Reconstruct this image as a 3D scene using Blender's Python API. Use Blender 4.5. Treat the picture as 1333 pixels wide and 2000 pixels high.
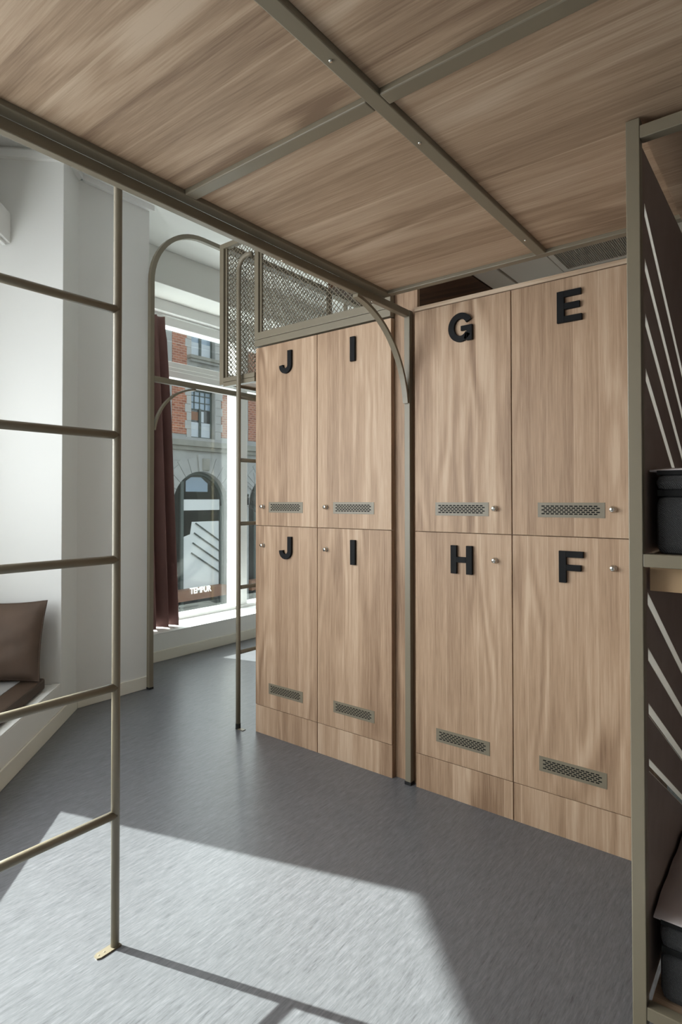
import bpy, bmesh, math, random
from mathutils import Vector, Matrix
random.seed(7)
for o in list(bpy.data.objects):
    bpy.data.objects.remove(o)
scene = bpy.context.scene
COL = scene.collection
R2 = math.sqrt(0.5)

# ------------------------------------------------------------------ camera
cam_d = bpy.data.cameras.new('camera')
cam = bpy.data.objects.new('camera', cam_d); COL.objects.link(cam)
cr = Vector((0.78621374, 0.61795367, -0.00110044))
cu = Vector((0.00977835, -0.01066026, 0.99989537))
cf = Vector((-0.61787728, 0.78614224, 0.01442382))
m3 = Matrix((cr, cu, -cf)).transposed()
cam.matrix_world = Matrix.Translation((0, 0, 1.3)) @ m3.to_4x4()
cam_d.sensor_fit = 'HORIZONTAL'; cam_d.sensor_width = 36.0
cam_d.lens = 36.0 * 1155.58 / 1333.0
cam_d.shift_x = 0.0
cam_d.shift_y = -(1000.0 - 959.864) / 1333.0
cam_d.clip_start = 0.02; cam_d.clip_end = 300
scene.camera = cam

# ------------------------------------------------------------------ sky, sun, added fill lights
SUN_DIR = Vector((0.951, 0.309, -0.68)).normalized()
world = bpy.data.worlds.new('sky'); scene.world = world; world.use_nodes = True
wn = world.node_tree; wn.nodes.clear()
wo = wn.nodes.new('ShaderNodeOutputWorld'); wb = wn.nodes.new('ShaderNodeBackground')
sk = wn.nodes.new('ShaderNodeTexSky'); sk.sky_type = 'NISHITA'; sk.sun_disc = False
sk.sun_elevation = math.asin(-SUN_DIR.z); sk.sun_rotation = math.atan2(-SUN_DIR.x, -SUN_DIR.y)
sk.air_density = 1.0; sk.dust_density = 4.0; sk.ozone_density = 1.0
hs = wn.nodes.new('ShaderNodeHueSaturation'); hs.inputs['Saturation'].default_value = 0.35
wn.links.new(sk.outputs[0], hs.inputs['Color']); wn.links.new(hs.outputs[0], wb.inputs[0])
wb.inputs[1].default_value = 0.55
wn.links.new(wb.outputs[0], wo.inputs[0])

sun_d = bpy.data.lights.new('sun', 'SUN'); sun = bpy.data.objects.new('sun', sun_d); COL.objects.link(sun)
sun_d.energy = 27.0; sun_d.angle = math.radians(0.6); sun_d.color = (1.0, 0.972, 0.935)
sun.rotation_euler = SUN_DIR.to_track_quat('-Z', 'Y').to_euler(); sun.location = (-8, -3, 7)


def window_light(name, loc, direction, w, h, energy, color=(0.93, 0.965, 1.0)):
    d = bpy.data.lights.new(name, 'AREA'); d.shape = 'RECTANGLE'; d.size = w; d.size_y = h
    d.energy = energy; d.color = color
    o = bpy.data.objects.new(name, d); COL.objects.link(o)
    o.location = loc; o.rotation_euler = Vector(direction).to_track_quat('-Z', 'Z').to_euler()
    return o


# area lights added to lift the room above what the sky gives
window_light('bay_window_fill', (-2.62, -0.10, 1.72), (R2, R2, 0), 2.35, 2.05, 70)
window_light('rear_fill_light', (1.1, -1.56, 1.75), (0, 1, 0), 2.4, 1.9, 7)
window_light('street_window_fill', (-4.68, 4.0, 1.7), (1, 0, 0), 2.3, 2.6, 55)

scene.view_settings.view_transform = 'Standard'
scene.view_settings.look = 'None'
scene.view_settings.gamma = 1.0
scene.view_settings.use_curve_mapping = False
scene.view_settings.exposure = 0.0
try:
    scene.cycles.use_denoising = True
    scene.cycles.max_bounces = 10
    scene.cycles.diffuse_bounces = 7
    scene.cycles.sample_clamp_indirect = 6
except Exception:
    pass


# ------------------------------------------------------------------ helpers
def lin(c):
    return tuple(((v / 255) / 12.92 if v / 255 <= 0.04045 else ((v / 255 + 0.055) / 1.055) ** 2.4) for v in c) + (1.0,)


def new_mat(name):
    m = bpy.data.materials.new(name); m.use_nodes = True
    nt = m.node_tree
    return m, nt, nt.nodes['Principled BSDF']


def plain(name, rgb, rough=0.5, metallic=0.0, bump=0.0, bscale=200, var=0.0, vscale=6, spec=0.5, coat=0.0):
    m, nt, b = new_mat(name)
    b.inputs['Base Color'].default_value = lin(rgb)
    b.inputs['Roughness'].default_value = rough; b.inputs['Metallic'].default_value = metallic
    b.inputs['Specular IOR Level'].default_value = spec
    b.inputs['Coat Weight'].default_value = coat
    tc = nt.nodes.new('ShaderNodeTexCoord')
    if var:
        n = nt.nodes.new('ShaderNodeTexNoise'); n.inputs['Scale'].default_value = vscale; n.inputs['Detail'].default_value = 5
        nt.links.new(tc.outputs['Object'], n.inputs['Vector'])
        mx = nt.nodes.new('ShaderNodeMix'); mx.data_type = 'RGBA'
        a = lin(tuple(max(0, v * (1 - var)) for v in rgb)); c = lin(tuple(min(255, v * (1 + var)) for v in rgb))
        mx.inputs[6].default_value = a; mx.inputs[7].default_value = c
        nt.links.new(n.outputs[0], mx.inputs[0]); nt.links.new(mx.outputs[2], b.inputs['Base Color'])
    if bump:
        n = nt.nodes.new('ShaderNodeTexNoise'); n.inputs['Scale'].default_value = bscale; n.inputs['Detail'].default_value = 3
        nt.links.new(tc.outputs['Object'], n.inputs['Vector'])
        bp = nt.nodes.new('ShaderNodeBump'); bp.inputs['Strength'].default_value = bump; bp.inputs['Distance'].default_value = 0.002
        nt.links.new(n.outputs[0], bp.inputs['Height']); nt.links.new(bp.outputs[0], b.inputs['Normal'])
    return m


def math_node(nt, op, a=None, b=None):
    n = nt.nodes.new('ShaderNodeMath'); n.operation = op
    for i, v in enumerate((a, b)):
        if v is None: continue
        if isinstance(v, (int, float)): n.inputs[i].default_value = v
        else: nt.links.new(v, n.inputs[i])
    return n.outputs[0]


def wood(name, axis, dark, mid, light, strip=0.085, rough=0.5, seed=0.0):
    """oak laminate: long strips of slightly different tone, stretched grain and soft cathedrals"""
    m, nt, b = new_mat(name); L = nt.links
    tc = nt.nodes.new('ShaderNodeTexCoord'); sp = nt.nodes.new('ShaderNodeSeparateXYZ'); L.new(tc.outputs['Object'], sp.inputs[0])
    oi = nt.nodes.new('ShaderNodeObjectInfo')
    off = math_node(nt, 'MULTIPLY', oi.outputs['Random'], 13.0)
    off = math_node(nt, 'ADD', off, seed)
    if axis == 'Z':
        ac = math_node(nt, 'ADD', sp.outputs[0], math_node(nt, 'MULTIPLY', sp.outputs[1], 1.1)); al = sp.outputs[2]
    elif axis == 'X':
        ac = math_node(nt, 'ADD', sp.outputs[1], math_node(nt, 'MULTIPLY', sp.outputs[2], 1.1)); al = sp.outputs[0]
    else:
        ac = math_node(nt, 'ADD', sp.outputs[0], math_node(nt, 'MULTIPLY', sp.outputs[2], 1.1)); al = sp.outputs[1]
    ac = math_node(nt, 'ADD', ac, off)

    def vec(sa, sl, z=0.0):
        c = nt.nodes.new('ShaderNodeCombineXYZ')
        L.new(math_node(nt, 'MULTIPLY', ac, sa), c.inputs[0]); L.new(math_node(nt, 'MULTIPLY', al, sl), c.inputs[1])
        L.new(math_node(nt, 'ADD', off, z), c.inputs[2])
        return c.outputs[0]

    def noise(v, detail=4, rough_=0.6, dist=0.0, scale=1.0):
        n = nt.nodes.new('ShaderNodeTexNoise'); n.inputs['Scale'].default_value = scale; n.inputs['Detail'].default_value = detail
        n.inputs['Roughness'].default_value = rough_; n.inputs['Distortion'].default_value = dist
        L.new(v, n.inputs['Vector']); return n.outputs[0]
    # strip tone
    wv = math_node(nt, 'ADD', math_node(nt, 'DIVIDE', ac, strip), math_node(nt, 'MULTIPLY', noise(vec(4.0, 0.0), 1), 1.6))
    fl = math_node(nt, 'FLOOR', wv)
    wnz = nt.nodes.new('ShaderNodeTexWhiteNoise'); wnz.noise_dimensions = '1D'; L.new(fl, wnz.inputs['W'])
    fine = noise(vec(230.0, 7.0), 4, 0.6)
    mid_n = noise(vec(44.0, 0.9, 3.0), 4, 0.55, 0.15)
    broad = noise(vec(9.0, 0.45, 7.0), 3, 0.5, 0.2)
    # cathedral rings: contour lines of a stretched noise, stronger in some strips than in others
    warp = noise(vec(5.5, 0.75, 11.0), 2, 0.45)
    ph = math_node(nt, 'ADD', math_node(nt, 'MULTIPLY', ac, 40.0), math_node(nt, 'MULTIPLY', warp, 46.0))
    sn = math_node(nt, 'SINE', ph)
    msk = noise(vec(5.0, 0.9, 17.0), 2, 0.5)
    mr = nt.nodes.new('ShaderNodeMapRange'); mr.inputs['From Min'].default_value = 0.44; mr.inputs['From Max'].default_value = 0.66; mr.clamp = True
    L.new(msk, mr.inputs['Value'])
    ring = math_node(nt, 'MULTIPLY', math_node(nt, 'MULTIPLY', sn, mr.outputs[0]), math_node(nt, 'MULTIPLY', mid_n, 0.55))
    t = math_node(nt, 'ADD', math_node(nt, 'MULTIPLY', math_node(nt, 'SUBTRACT', wnz.outputs[0], 0.5), 0.40), 0.52)
    t = math_node(nt, 'ADD', t, math_node(nt, 'MULTIPLY', math_node(nt, 'SUBTRACT', fine, 0.5), 0.85))
    t = math_node(nt, 'ADD', t, math_node(nt, 'MULTIPLY', math_node(nt, 'SUBTRACT', mid_n, 0.5), 0.62))
    t = math_node(nt, 'ADD', t, math_node(nt, 'MULTIPLY', math_node(nt, 'SUBTRACT', broad, 0.5), 0.62))
    seam = math_node(nt, 'LESS_THAN', math_node(nt, 'FRACT', wv), 0.045)
    t = math_node(nt, 'ADD', t, math_node(nt, 'MULTIPLY', seam, 0.16))
    t = math_node(nt, 'ADD', t, ring)
    ramp = nt.nodes.new('ShaderNodeValToRGB'); e = ramp.color_ramp.elements
    e[0].position = 0.08; e[0].color = lin(dark); e[1].position = 0.95; e[1].color = lin(light)
    x = e.new(0.52); x.color = lin(mid)
    L.new(t, ramp.inputs[0]); L.new(ramp.outputs[0], b.inputs['Base Color'])
    b.inputs['Roughness'].default_value = rough; b.inputs['Specular IOR Level'].default_value = 0.35
    bp = nt.nodes.new('ShaderNodeBump'); bp.inputs['Strength'].default_value = 0.12; bp.inputs['Distance'].default_value = 0.001
    L.new(fine, bp.inputs['Height']); L.new(bp.outputs[0], b.inputs['Normal'])
    return m


def lino(name):
    m, nt, b = new_mat(name); L = nt.links
    tc = nt.nodes.new('ShaderNodeTexCoord')

    def noise(sx, sy, detail, rgh=0.6):
        mp = nt.nodes.new('ShaderNodeMapping'); mp.inputs['Scale'].default_value = (sx, sy, 1)
        n = nt.nodes.new('ShaderNodeTexNoise'); n.inputs['Scale'].default_value = 1; n.inputs['Detail'].default_value = detail
        n.inputs['Roughness'].default_value = rgh
        L.new(tc.outputs['Object'], mp.inputs[0]); L.new(mp.outputs[0], n.inputs['Vector']); return n.outputs[0]
    a = noise(260, 26, 4, 0.7); c = noise(90, 9, 4, 0.65); d = noise(2.0, 1.0, 2)
    t = math_node(nt, 'ADD', math_node(nt, 'MULTIPLY', a, 0.55), math_node(nt, 'MULTIPLY', c, 0.45))
    t = math_node(nt, 'ADD', t, math_node(nt, 'MULTIPLY', math_node(nt, 'SUBTRACT', d, 0.5), 0.08))
    ramp = nt.nodes.new('ShaderNodeValToRGB'); e = ramp.color_ramp.elements
    e[0].position = 0.30; e[0].color = lin((60, 61, 65)); e[1].position = 0.72; e[1].color = lin((124, 125, 130))
    x = e.new(0.40); x.color = lin((89, 90, 94)); x = e.new(0.52); x.color = lin((103, 104, 108)); 
    L.new(t, ramp.inputs[0]); L.new(ramp.outputs[0], b.inputs['Base Color'])
    b.inputs['Roughness'].default_value = 0.32; b.inputs['Specular IOR Level'].default_value = 0.42
    bp = nt.nodes.new('ShaderNodeBump'); bp.inputs['Strength'].default_value = 0.25; bp.inputs['Distance'].default_value = 0.001
    L.new(t, bp.inputs['Height']); L.new(bp.outputs[0], b.inputs['Normal'])
    return m


def weave(name, rgb, scale=420):
    m, nt, b = new_mat(name); L = nt.links
    tc = nt.nodes.new('ShaderNodeTexCoord')
    n = nt.nodes.new('ShaderNodeTexNoise'); n.inputs['Scale'].default_value = scale; n.inputs['Detail'].default_value = 2
    n2 = nt.nodes.new('ShaderNodeTexWave'); n2.inputs['Scale'].default_value = scale * 0.35; n2.inputs['Distortion'].default_value = 4
    n2.bands_direction = 'DIAGONAL'
    L.new(tc.outputs['Object'], n.inputs['Vector']); L.new(tc.outputs['Object'], n2.inputs['Vector'])
    t = math_node(nt, 'MULTIPLY', n.outputs[0], n2.outputs[1])
    mx = nt.nodes.new('ShaderNodeMix'); mx.data_type = 'RGBA'
    mx.inputs[6].default_value = lin(tuple(v * 0.62 for v in rgb)); mx.inputs[7].default_value = lin(tuple(min(255, v * 2.1) for v in rgb))
    L.new(t, mx.inputs[0]); L.new(mx.outputs[2], b.inputs['Base Color'])
    b.inputs['Roughness'].default_value = 0.9
    bp = nt.nodes.new('ShaderNodeBump'); bp.inputs['Strength'].default_value = 0.5; bp.inputs['Distance'].default_value = 0.001
    L.new(t, bp.inputs['Height']); L.new(bp.outputs[0], b.inputs['Normal'])
    return m


def brick_mat(name):
    m, nt, b = new_mat(name); L = nt.links
    tc = nt.nodes.new('ShaderNodeTexCoord'); sp = nt.nodes.new('ShaderNodeSeparateXYZ'); L.new(tc.outputs['Object'], sp.inputs[0])
    c = nt.nodes.new('ShaderNodeCombineXYZ'); L.new(sp.outputs[1], c.inputs[0]); L.new(sp.outputs[2], c.inputs[1])
    br = nt.nodes.new('ShaderNodeTexBrick'); L.new(c.outputs[0], br.inputs['Vector'])
    br.inputs['Scale'].default_value = 1; br.inputs['Brick Width'].default_value = 0.18; br.inputs['Row Height'].default_value = 0.072
    br.inputs['Mortar Size'].default_value = 0.010; br.inputs['Mortar Smooth'].default_value = 0.3
    br.inputs['Color1'].default_value = lin((186, 116, 88)); br.inputs['Color2'].default_value = lin((150, 88, 66)); br.inputs['Mortar'].default_value = lin((186, 156, 138))
    L.new(br.outputs[0], b.inputs['Base Color']); b.inputs['Roughness'].default_value = 0.9
    return m


def glass_mat(name, tint=(235, 240, 238), mixf=0.06):
    m = bpy.data.materials.new(name); m.use_nodes = True; nt = m.node_tree; nt.nodes.clear()
    o = nt.nodes.new('ShaderNodeOutputMaterial'); mx = nt.nodes.new('ShaderNodeMixShader')
    t = nt.nodes.new('ShaderNodeBsdfTransparent'); t.inputs[0].default_value = lin(tint)
    g = nt.nodes.new('ShaderNodeBsdfGlossy'); g.inputs['Roughness'].default_value = 0.02
    mx.inputs[0].default_value = mixf
    nt.links.new(t.outputs[0], mx.inputs[1]); nt.links.new(g.outputs[0], mx.inputs[2]); nt.links.new(mx.outputs[0], o.inputs[0])
    return m


OAK_D, OAK_M, OAK_L = (132, 104, 81), (172, 143, 117), (196, 170, 145)
M = dict(
    oak_z=wood('oak_laminate_upright', 'Z', OAK_D, OAK_M, OAK_L),
    oak_x=wood('oak_laminate_long', 'X', (136, 112, 92), (176, 151, 127), (202, 180, 157), strip=0.12),
    oak_y=wood('oak_laminate_deep', 'Y', OAK_D, OAK_M, OAK_L),
    oak_dark=wood('dark_brown_oak', 'X', (52, 32, 20), (78, 50, 33), (100, 68, 46), strip=0.12),  # same grain in a darker brown
    metal=plain('taupe_powder_coat', (122, 113, 96), 0.38, var=0.03, vscale=3, bump=0.03, bscale=900),
    black=plain('matt_black_plastic', (14, 14, 16), 0.7, spec=0.25),
    hole=plain('black_void', (6, 6, 6), 0.9),
    chrome=plain('chrome', (215, 212, 205), 0.16, metallic=1.0),
    rubber=plain('black_rubber', (18, 18, 18), 0.8),
    white=plain('white_wall_paint', (226, 226, 223), 0.7, var=0.012, vscale=2, bump=0.04, bscale=160),
    ceil=plain('white_ceiling_paint', (232, 232, 230), 0.8, var=0.01, vscale=2),
    trim=plain('warm_white_trim', (224, 220, 208), 0.5, var=0.02, vscale=4),
    frame=plain('white_window_frame', (238, 239, 238), 0.4),
    soffit=plain('pale_ceiling_panel', (204, 193, 180), 0.7, var=0.03, vscale=3),
    duct=plain('dark_grille', (160, 148, 132), 0.6),
    lino=lino('grey_linoleum'),
    curtain=plain('maroon_curtain', (132, 98, 94), 0.85, var=0.06, vscale=8, bump=0.15, bscale=500),
    leather=plain('brown_suede', (78, 62, 50), 0.75, var=0.26, vscale=5, bump=0.1, bscale=300),
    leather_d=plain('dark_brown_suede', (70, 53, 40), 0.7, var=0.15, vscale=6),
    seat=plain('grey_seat_fabric', (150, 148, 146), 0.85, var=0.04, vscale=9, bump=0.2, bscale=500),
    weave=weave('charcoal_weave', (46, 46, 47)),
    band=plain('black_band', (20, 20, 21), 0.9),
    sheet=plain('white_bed_sheet', (206, 196, 196), 0.9, bump=0.25, bscale=30, var=0.03, vscale=5),
    board=plain('grey_bunk_board', (138, 122, 114), 0.65, var=0.08, vscale=14),
    ply=plain('plywood_edge', (196, 164, 128), 0.7),
    edge_white=plain('white_slot_edge', (240, 236, 228), 0.6),
    stone=plain('grey_limestone', (172, 171, 168), 0.9, var=0.10, vscale=3.5, bump=0.3, bscale=12),
    stone_d=plain('weathered_limestone', (150, 147, 138), 0.9, var=0.16, vscale=5, bump=0.3, bscale=12),
    stone_l=plain('pale_limestone', (186, 184, 180), 0.9, var=0.06, vscale=3),
    brick=brick_mat('red_brick'),
    wframe=plain('grey_green_window_paint', (84, 92, 88), 0.5),
    film=plain('white_window_film', (214, 220, 226), 0.5),
    sky_pane=plain('painted_sky_pane', (150, 168, 186), 0.12, spec=0.9),  # reflected sky painted into the base colour
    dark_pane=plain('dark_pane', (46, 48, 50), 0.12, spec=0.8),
    umber=plain('umber_panel', (150, 106, 80), 0.6),
    shop=plain('shop_interior', (34, 36, 36), 0.6, var=0.2, vscale=2),
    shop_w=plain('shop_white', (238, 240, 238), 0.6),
    asphalt=plain('asphalt', (112, 113, 112), 0.9, var=0.1, vscale=3),
    bark=plain('bare_bark', (52, 46, 42), 0.9),
    glass=glass_mat('window_glass'),
    shop_glass=glass_mat('shop_glass', (200, 208, 204), 0.05),
    vinyl=plain('white_vinyl', (245, 246, 246), 0.5),
    added_awning=plain('added_awning_canvas', (150, 146, 138), 0.9),
)


class MB:
    def __init__(self):
        self.v = []; self.f = []; self.mi = []

    def quadbox(self, pts, m=0):
        b = len(self.v); self.v += [tuple(p) for p in pts]
        for f in ((0, 3, 2, 1), (4, 5, 6, 7), (0, 1, 5, 4), (1, 2, 6, 5), (2, 3, 7, 6), (3, 0, 4, 7)):
            self.f.append(tuple(b + i for i in f)); self.mi.append(m)
        return self

    def box(self, x0, x1, y0, y1, z0, z1, m=0):
        x0, x1 = min(x0, x1), max(x0, x1); y0, y1 = min(y0, y1), max(y0, y1); z0, z1 = min(z0, z1), max(z0, z1)
        return self.quadbox([(x0, y0, z0), (x1, y0, z0), (x1, y1, z0), (x0, y1, z0), (x0, y0, z1), (x1, y0, z1), (x1, y1, z1), (x0, y1, z1)], m)

    def prism(self, poly, to3, a, b, m=0):
        """poly: 2-D outline, to3(u, v, w) -> point; closed solid between w = a and w = b"""
        n = len(poly); s = len(self.v)
        self.v += [tuple(to3(u, v, a)) for u, v in poly] + [tuple(to3(u, v, b)) for u, v in poly]
        self.f.append(tuple(s + i for i in range(n))[::-1]); self.mi.append(m)
        self.f.append(tuple(s + n + i for i in range(n))); self.mi.append(m)
        for i in range(n):
            j = (i + 1) % n
            self.f.append((s + i, s + j, s + n + j, s + n + i)); self.mi.append(m)
        return self

    def strip(self, left, right, to3, a, b, m=0):
        """solid band between two polylines of equal length"""
        n = len(left); s = len(self.v)
        for w in (a, b):
            self.v += [tuple(to3(u, v, w)) for u, v in left] + [tuple(to3(u, v, w)) for u, v in right]
        A, B_, C_, D = s, s + n, s + 2 * n, s + 3 * n
        fs = [(A, C_, D, B_), (A + n - 1, B_ + n - 1, D + n - 1, C_ + n - 1)]
        for i in range(n - 1):
            fs += [(A + i, B_ + i, B_ + i + 1, A + i + 1), (C_ + i, C_ + i + 1, D + i + 1, D + i), (A + i, A + i + 1, C_ + i + 1, C_ + i), (B_ + i, D + i, D + i + 1, B_ + i + 1)]
        for f in fs: self.f.append(f); self.mi.append(m)
        return self

    def tube(self, path, r, seg=10, m=0, square=False, closed_ends=True):
        path = [Vector(p) for p in path]; n = len(path); s = len(self.v)
        ref = Vector((0, 0, 1))
        t0 = (path[1] - path[0]).normalized()
        if abs(t0.dot(ref)) > 0.9: ref = Vector((0, 1, 0))
        nrm = (ref - t0 * ref.dot(t0)).normalized()
        for i, p in enumerate(path):
            t = ((path[min(i + 1, n - 1)] - p).normalized() + (p - path[max(i - 1, 0)]).normalized())
            t = t.normalized()
            nrm = (nrm - t * nrm.dot(t)).normalized(); bi = t.cross(nrm)
            for k in range(seg):
                a = 2 * math.pi * (k + (0.5 if square else 0)) / seg
                rr = r * (math.sqrt(2) if square else 1)
                self.v.append(tuple(p + nrm * math.cos(a) * rr + bi * math.sin(a) * rr))
        for i in range(n - 1):
            for k in range(seg):
                k2 = (k + 1) % seg
                self.f.append((s + i * seg + k, s + i * seg + k2, s + (i + 1) * seg + k2, s + (i + 1) * seg + k)); self.mi.append(m)
        if closed_ends:
            self.f.append(tuple(s + k for k in range(seg))[::-1]); self.mi.append(m)
            self.f.append(tuple(s + (n - 1) * seg + k for k in range(seg))); self.mi.append(m)
        return self

    def lathe(self, prof, c, axis, seg=20, m=0):
        """prof: (radius, height along axis)"""
        c = Vector(c); ax = Vector(axis).normalized(); u = ax.orthogonal().normalized(); w = ax.cross(u); s = len(self.v)
        for r, h in prof:
            for k in range(seg):
                a = 2 * math.pi * k / seg
                self.v.append(tuple(c + ax * h + (u * math.cos(a) + w * math.sin(a)) * r))
        for i in range(len(prof) - 1):
            for k in range(seg):
                k2 = (k + 1) % seg
                self.f.append((s + i * seg + k, s + i * seg + k2, s + (i + 1) * seg + k2, s + (i + 1) * seg + k)); self.mi.append(m)
        self.f.append(tuple(s + k for k in range(seg))[::-1]); self.mi.append(m)
        self.f.append(tuple(s + (len(prof) - 1) * seg + k for k in range(seg))); self.mi.append(m)
        return self

    def mesh(self, name, mats, smooth=False):
        me = bpy.data.meshes.new(name); me.from_pydata(self.v, [], self.f)
        for mt in (mats if isinstance(mats, (list, tuple)) else [mats]): me.materials.append(mt)
        me.polygons.foreach_set('material_index', self.mi)
        bm = bmesh.new(); bm.from_mesh(me); bmesh.ops.recalc_face_normals(bm, faces=bm.faces); bm.to_mesh(me); bm.free()
        if smooth: me.polygons.foreach_set('use_smooth', [True] * len(me.polygons))
        me.update(); return me

    def build(self, name, mats, parent=None, smooth=False, bevel=0.0, loc=None):
        return put(name, self.mesh(name, mats, smooth), parent, bevel, loc)


def put(name, me, parent=None, bevel=0.0, loc=None):
    o = bpy.data.objects.new(name, me); COL.objects.link(o)
    if loc is not None: o.location = loc
    if parent is not None: attach(o, parent)
    if bevel:
        md = o.modifiers.new('edge', 'BEVEL'); md.width = bevel; md.segments = 2; md.limit_method = 'ANGLE'; md.angle_limit = math.radians(40)
    return o


def world_loc(o):
    p = Vector(o.location)
    return p


def attach(o, parent):
    o.parent = parent
    # parents are unrotated: the inverse is the negated sum of the locations up the chain
    q = parent; s = Vector((0, 0, 0))
    mats = Matrix.Identity(4)
    chain = []
    while q is not None:
        chain.append(q); q = q.parent
    for q in reversed(chain):
        mats = mats @ q.matrix_parent_inverse @ Matrix.Translation(q.location)
    o.matrix_parent_inverse = mats.inverted()


def thing(name, label, cat, loc, group=None):
    o = bpy.data.objects.new(name, None); COL.objects.link(o); o.location = loc
    o.empty_display_size = 0.1
    tag(o, label, cat, group); return o


def tag(o, label, cat, group=None):
    o['label'] = label; o['category'] = cat
    if group: o['group'] = group
    return o


def struct(o, label=None):
    o['kind'] = 'structure'
    if label: o['label'] = label
    return o


def arc(cx, cz, r, a0, a1, n=16):
    return [(cx + r * math.cos(math.radians(a0 + (a1 - a0) * i / n)), cz + r * math.sin(math.radians(a0 + (a1 - a0) * i / n))) for i in range(n + 1)]


# ================================================================== THE SETTING
CEIL = 3.36
KX, KY = -3.411, 1.706          # corner of the bay-window niche


def C(t, d, z):                 # t along the splayed wall, d into the niche
    return (KX + (t - d) * R2, KY - (t + d) * R2, z)


def cbox(mb, t0, t1, d0, d1, z0, z1, m=0):
    return mb.quadbox([C(t0, d0, z0), C(t1, d0, z0), C(t1, d1, z0), C(t0, d1, z0), C(t0, d0, z1), C(t1, d0, z1), C(t1, d1, z1), C(t0, d1, z1)], m)


struct(MB().box(-4.12, 3.0, -2.1, 6.2, -0.12, 0.0).build('floor', M['lino']), 'grey streaked linoleum floor')
struct(MB().box(-4.75, 3.0, -2.1, 6.2, CEIL, CEIL + 0.12).build('ceiling', M['ceil']), 'white painted ceiling')

# window wall (street side), opening Y 2.78..5.25, Z 0.22..3.07
WY0, WY1, WZ0, WZ1 = 2.62, 5.30, 0.22, 3.07
mb = MB()
mb.box(-4.66, -4.12, 2.41, WY0, 0, CEIL); mb.box(-4.66, -4.12, WY1, 6.2, 0, CEIL)
mb.box(-4.66, -4.12, WY0, WY1, 0, WZ0); mb.box(-4.66, -4.12, WY0, WY1, WZ1, CEIL)
struct(mb.build('wall_street', M['white'], bevel=0.004), 'white wall around the street window')
# pillar and splayed wall
mb = MB(); P0 = (-3.6, 1.895)
poly = [(-3.6, 2.41), (-4.66, 2.41), (-4.66, 1.4), C(0, 0.95, 0)[:2], C(0, 0, 0)[:2], P0]
mb.prism(poly, lambda u, v, w: (u, v, w), 0, CEIL)
struct(mb.build('wall_left', M['white'], bevel=0.003), 'white pillar wall beside the window seat')
T1 = 3.35
BZ0, BZ1, BT0, BT1, ND = 0.672, 2.785, 0.376, 3.05, 0.60
mb = MB()
cbox(mb, 0, BT0, ND, ND + 0.3, 0, CEIL); cbox(mb, BT1, T1 + 1.6, ND, ND + 0.3, 0, CEIL)
cbox(mb, BT0, BT1, ND, ND + 0.3, 0, BZ0); cbox(mb, BT0, BT1, ND, ND + 0.3, BZ1, CEIL)
cbox(mb, T1, T1 + 1.6, 0, ND, 0, CEIL)
struct(mb.build('wall_bay', M['white']), 'white splayed wall with the bay window')
mb = MB(); 
mb.box(-0.3, -0.1 + 0.0, -1.75, -1.6, 0, CEIL); mb.box(2.3, 3.0, -1.75, -1.6, 0, CEIL); mb.box(-0.1, 2.3, -1.75, -1.6, 0, 0.75); mb.box(-0.1, 2.3, -1.75, -1.6, 2.75, CEIL)
struct(mb.build('wall_rear', M['white']), 'white wall behind the viewer')
struct(MB().box(2.86, 3.0, -1.6, 6.2, 0, CEIL).build('wall_right', M['white']), 'white side wall')
struct(MB().box(-4.12, 2.86, 6.06, 6.2, 0, CEIL).build('wall_back', M['white']), 'white back wall')
# skirting boards
mb = MB(); mb.box(-3.6, -3.588, 1.90, 2.41, 0, 0.085)
struct(mb.build('baseboard_left', M['trim'], bevel=0.003))
mb = MB(); mb.box(-4.12, -4.107, 2.41, 6.06, 0, 0.085)
struct(mb.build('baseboard_street', M['trim'], bevel=0.003))
# thin cornice under the ceiling
mb = MB(); mb.box(-3.6, -3.57, 1.90, 2.43, CEIL - 0.035, CEIL); cbox(mb, -0.267, 0, -0.03, 0, CEIL - 0.035, CEIL)
struct(mb.build('trim_1', M['ceil']))
mb = MB(); cbox(mb, 0, 0.03, 0, 0.6, CEIL - 0.075, CEIL - 0.03); struct(mb.build('trim_2', M['ceil']))
# lowered ceiling behind the lockers: pale panels, dark timber panel
LZ = 2.6
struct(MB().box(-1.345, -1.075, 2.42, 5.0, LZ, LZ + 0.05).build('ceiling_lowered', M['soffit'], bevel=0.004), 'pale lowered ceiling panel above the lockers')
struct(MB().box(-1.505, -1.36, 2.42, 5.0, LZ, LZ + 0.05).build('ceiling_lowered', M['soffit'], bevel=0.004), 'narrow pale lowered ceiling panel above the lockers')
struct(MB().box(-0.55, 2.86, 2.42, 5.0, LZ, LZ + 0.05).build('ceiling_lowered', M['soffit'], bevel=0.004), 'pale lowered ceiling panel beyond the grille')
struct(MB().box(-2.30, -1.51, 2.80, 5.0, LZ - 0.004, LZ + 0.05).build('ceiling_timber', M['oak_dark']), 'dark timber ceiling panel above the lockers')
struct(MB().box(-1.51, 2.86, 5.0, 5.1, 0, CEIL).build('wall_corridor', M['white']), 'white wall of the corridor behind the lockers')
struct(MB().box(-1.51, 2.86, 2.42, 5.0, LZ + 0.05, LZ + 0.08).build('trim_3', M['duct']), 'dark board above the lowered ceiling')

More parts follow.
